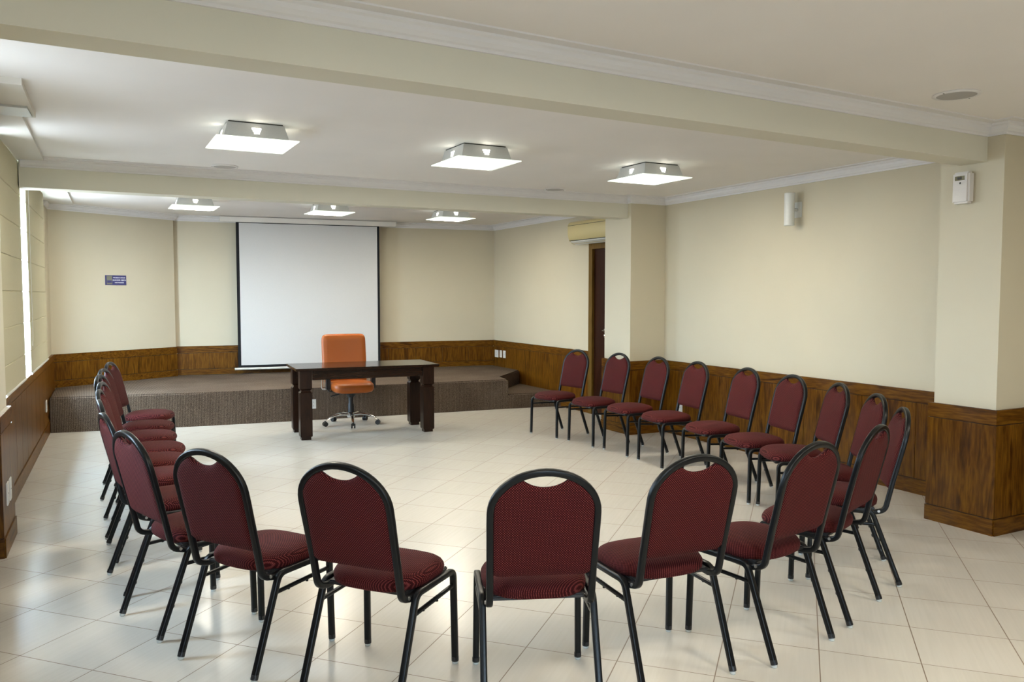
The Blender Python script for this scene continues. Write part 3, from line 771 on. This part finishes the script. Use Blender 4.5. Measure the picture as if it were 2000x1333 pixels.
bm = nb(); box(bm, -.607, .607, -.298, -.272, .635, TH - .028); obj('apron', bm, 'table_x', tb)
bm = nb(); box(bm, -.607, .607, .28, .305, .635, TH - .028); obj('apron', bm, 'table_x', tb)
for s in (-1, 1):
    bm = nb(); box(bm, s * .69 - .012, s * .69 + .012, -.21, .215, .635, TH - .028); obj('apron', bm, 'table_x', tb)

# ------------------------------------------------------------------ office chair (local +y = front)
OR = PI - .04
oc = thing('office_chair', 'orange leather office chair on a chrome star base behind the desk', 'office chair', (2.755, 9.45, 0), OR)
def cushion(w, d, t, n=4.2, seg=48, dome=.02):
    bm = nb(); rings = []
    prof = [(0, t / 2 + dome), (.4, t / 2 + dome * .85), (.75, t / 2 + dome * .4), (.92, t / 2), (.985, t * .28), (1, 0), (.985, -t * .28), (.93, -t / 2), (.5, -t / 2), (0, -t / 2)]
    for k, z in prof:
        if k == 0: rings.append([bm.verts.new((0, 0, z))]); continue
        R_ = []
        for i in range(seg):
            a = 2 * PI * i / seg; c, s = math.cos(a), math.sin(a); e = 2 / n
            R_.append(bm.verts.new((math.copysign(abs(c) ** e, c) * w * k, math.copysign(abs(s) ** e, s) * d * k, z)))
        rings.append(R_)
    for a, b in zip(rings, rings[1:]):
        if len(a) == 1:
            for i in range(seg): bm.faces.new((a[0], b[i], b[(i + 1) % seg]))
        elif len(b) == 1:
            for i in range(seg): bm.faces.new((a[i], b[0], a[(i + 1) % seg]))
        else:
            for i in range(seg): bm.faces.new((a[i], b[i], b[(i + 1) % seg], a[(i + 1) % seg]))
    return bm
bm = cushion(.245, .235, .098, 3.8)
for v in bm.verts:
    v.co.z += .462 - .02 * max(0, v.co.y / .24) ** 2; v.co.y += .03
obj('seat', bm, 'leather', oc, smooth='all')
bm = cushion(.270, .31, .085, 11, dome=.012)
for v in bm.verts:
    x, y, z = v.co; wf = 1 - .05 * max(0, -(y) / .31)
    v.co = Vector((x * wf, -.235 - .12 * (y + .31) / .62 + z - .03 * math.sin((y + .31) / .62 * PI) + .28 * x * x, .755 + y))
obj('backrest', bm, 'leather', oc, smooth='all')
bm = nb(); box(bm, -.1, .1, -.12, .1, .375, .415); lathe(bm, [(.045, .33), (.06, .38)], seg=20); obj('mechanism', bm, 'black_plastic', oc, bevel=.004)
bm = nb(); tube(bm, fillet([(.05, .04, .385), (.14, .05, .378), (.25, .06, .355)], .05), .007, radii=[.8] * 8 + [1.4]) if False else tube(bm, [(.05, .04, .388), (.13, .05, .383), (.18, .055, .368), (.255, .06, .352)], .008)
obj('lever', bm, 'black_plastic', oc, smooth=True)
bm = nb(); lathe(bm, [(.030, .10), (.042, .13), (.036, .15), (.034, .24), (.028, .25), (.028, .345)], seg=20); obj('gas_column', bm, 'black_plastic', oc, smooth=True)
bm = nb(); tube(bm, fillet([(0, -.05, .40), (0, -.24, .40), (0, -.285, .60)], .06), 0, rsq(.035, .008, .3, 2)); obj('back_support', bm, 'black_metal', oc, smooth=True)
for s in (-1, 1):
    bm = nb(); tube(bm, fillet([(s * .10, .0, .405), (s * .262, .0, .405), (s * .270, .0, .45)], .02), 0, rsq(.028, .008, .3, 2)); box(bm, s * .270 - .024, s * .270 + .024, -.03, .035, .43, .622); ar = obj('armrest', bm, 'black_plastic', oc, smooth=True)
    bm = nb(); box(bm, s * .275 - .035, s * .275 + .035, -.11, .12, .618, .645); obj('arm_pad', bm, 'black_plastic', ar, bevel=.008)
    bm = nb(); tube(bm, fillet([(s * .10, -.10, .42), (s * .318, -.12, .42), (s * .318, -.10, .625), (s * .28, -.06, .632)], .03), .009); obj('arm_bar', bm, 'chrome', oc, smooth=True)
sb = nb(); lathe(sb, [(.045, .085), (.050, .10), (.050, .135), (.040, .145)], seg=20); base = obj('star_base', sb, 'chrome', oc, smooth=True)
for k in range(5):
    a = math.radians(258 - math.degrees(OR) + 72 * k)
    c, s = math.cos(a), math.sin(a)
    bm = nb(); path = [Vector((c * r, s * r, z)) for r, z in ((.03, .120), (.12, .128), (.20, .118), (.27, .092), (.315, .062))]
    tube(bm, path, 0, rsq(.018, .012, .5, 3), radii=[1.3, 1.15, 1, .9, .8]); obj('spoke', bm, 'chrome', base, smooth=True)
    bm = nb(); q = Vector((c * .322, s * .322, .0)); pn = Vector((-s, c, 0))
    for d in (-1, 1): tube(bm, [q + pn * d * .008 + Vector((0, 0, .0285)), q + pn * d * .024 + Vector((0, 0, .0285))], .028, [(math.cos(2 * PI * j / 18) * .028, math.sin(2 * PI * j / 18) * .028) for j in range(18)])
    tube(bm, [q + Vector((0, 0, .03)), q + Vector((0, 0, .066))], .009)
    obj('caster', bm, 'black_plastic', oc, smooth=True)

# ------------------------------------------------------------------ daylight and world
w = bpy.data.worlds.new('daylight_sky'); sc.world = w; w.use_nodes = True; t = w.node_tree
bg = t.nodes['Background']
tc = t.nodes.new('ShaderNodeTexCoord'); sx = t.nodes.new('ShaderNodeSeparateXYZ'); t.links.new(tc.outputs['Generated'], sx.inputs[0])
cr = t.nodes.new('ShaderNodeValToRGB'); e = cr.color_ramp.elements
e[0].position = .42; e[0].color = (.19, .22, .25, 1); e[1].position = .56; e[1].color = (.58, .79, 1.0, 1)
mr = math_(t, 'MULTIPLY_ADD', sx.outputs['Z'], .5, .5); t.links.new(mr, cr.inputs[0]); t.links.new(cr.outputs[0], bg.inputs['Color'])
bg.inputs['Strength'].default_value = 56.0
def portal(y0, y1):
    l = bpy.data.lights.new('window_portal', 'AREA'); l.shape = 'RECTANGLE'; l.size = (y1 - y0); l.size_y = 1.65; l.cycles.is_portal = True
    o = bpy.data.objects.new('window_portal', l); COL.objects.link(o)
    y = (y0 + y1) / 2; o.location = (Lx(y) - .26, y, 1.65); o.rotation_euler = (PI / 2, 0, -PI / 2 + .0)
for a, b in ((7.45, 8.25), (4.12, 4.52), (1.5, 1.75), (9.85, 10.55)): portal(a, b)
l = bpy.data.lights.new('window_portal', 'AREA'); l.shape = 'RECTANGLE'; l.size = .9; l.size_y = 1.7; l.cycles.is_portal = True
o = bpy.data.objects.new('window_portal', l); COL.objects.link(o); o.location = (.35, YS - .22, 1.65); o.rotation_euler = (PI / 2, 0, 0)
for x, y in ((.9, 1.1), (2.5, 1.1), (4.1, 1.1)):      # the lit fixtures of the near bay, above and behind the camera
    l = bpy.data.lights.new('near_bay_lamp', 'AREA'); l.size = .43; l.energy = .85 * LAMP * PI * .43 * .43; l.color = (1, .92, .76)
    o = bpy.data.objects.new('near_bay_lamp', l); COL.objects.link(o); o.location = (x, y, 2.5)

# ------------------------------------------------------------------ camera
cam = bpy.data.cameras.new('camera'); cam.sensor_width = 36; cam.sensor_fit = 'HORIZONTAL'; cam.lens = 1591.5 / 2000 * 36
cam.clip_start = .05
co = bpy.data.objects.new('camera', cam); COL.objects.link(co); sc.camera = co
r = Vector((0.8870291, -0.4617129, 0.00069885)); d = Vector((-0.0258228, -0.0511211, -0.9983586)); f = Vector((0.4609908, 0.8855551, -0.0572686))
m = Matrix((( r.x, -d.x, -f.x, 0), (r.y, -d.y, -f.y, 0), (r.z, -d.z, -f.z, 1.55), (0, 0, 0, 1)))
co.matrix_world = m
sc.view_settings.view_transform = 'Standard'; sc.view_settings.look = 'None'; sc.view_settings.gamma = 1; sc.view_settings.exposure = 0.05
sc.view_settings.use_curve_mapping = False
sc.cycles.max_bounces = 10; sc.cycles.diffuse_bounces = 6; sc.cycles.glossy_bounces = 3; sc.cycles.transparent_max_bounces = 8
sc.cycles.use_denoising = True; sc.cycles.sample_clamp_indirect = 6; sc.cycles.caustics_reflective = False; sc.cycles.caustics_refractive = False
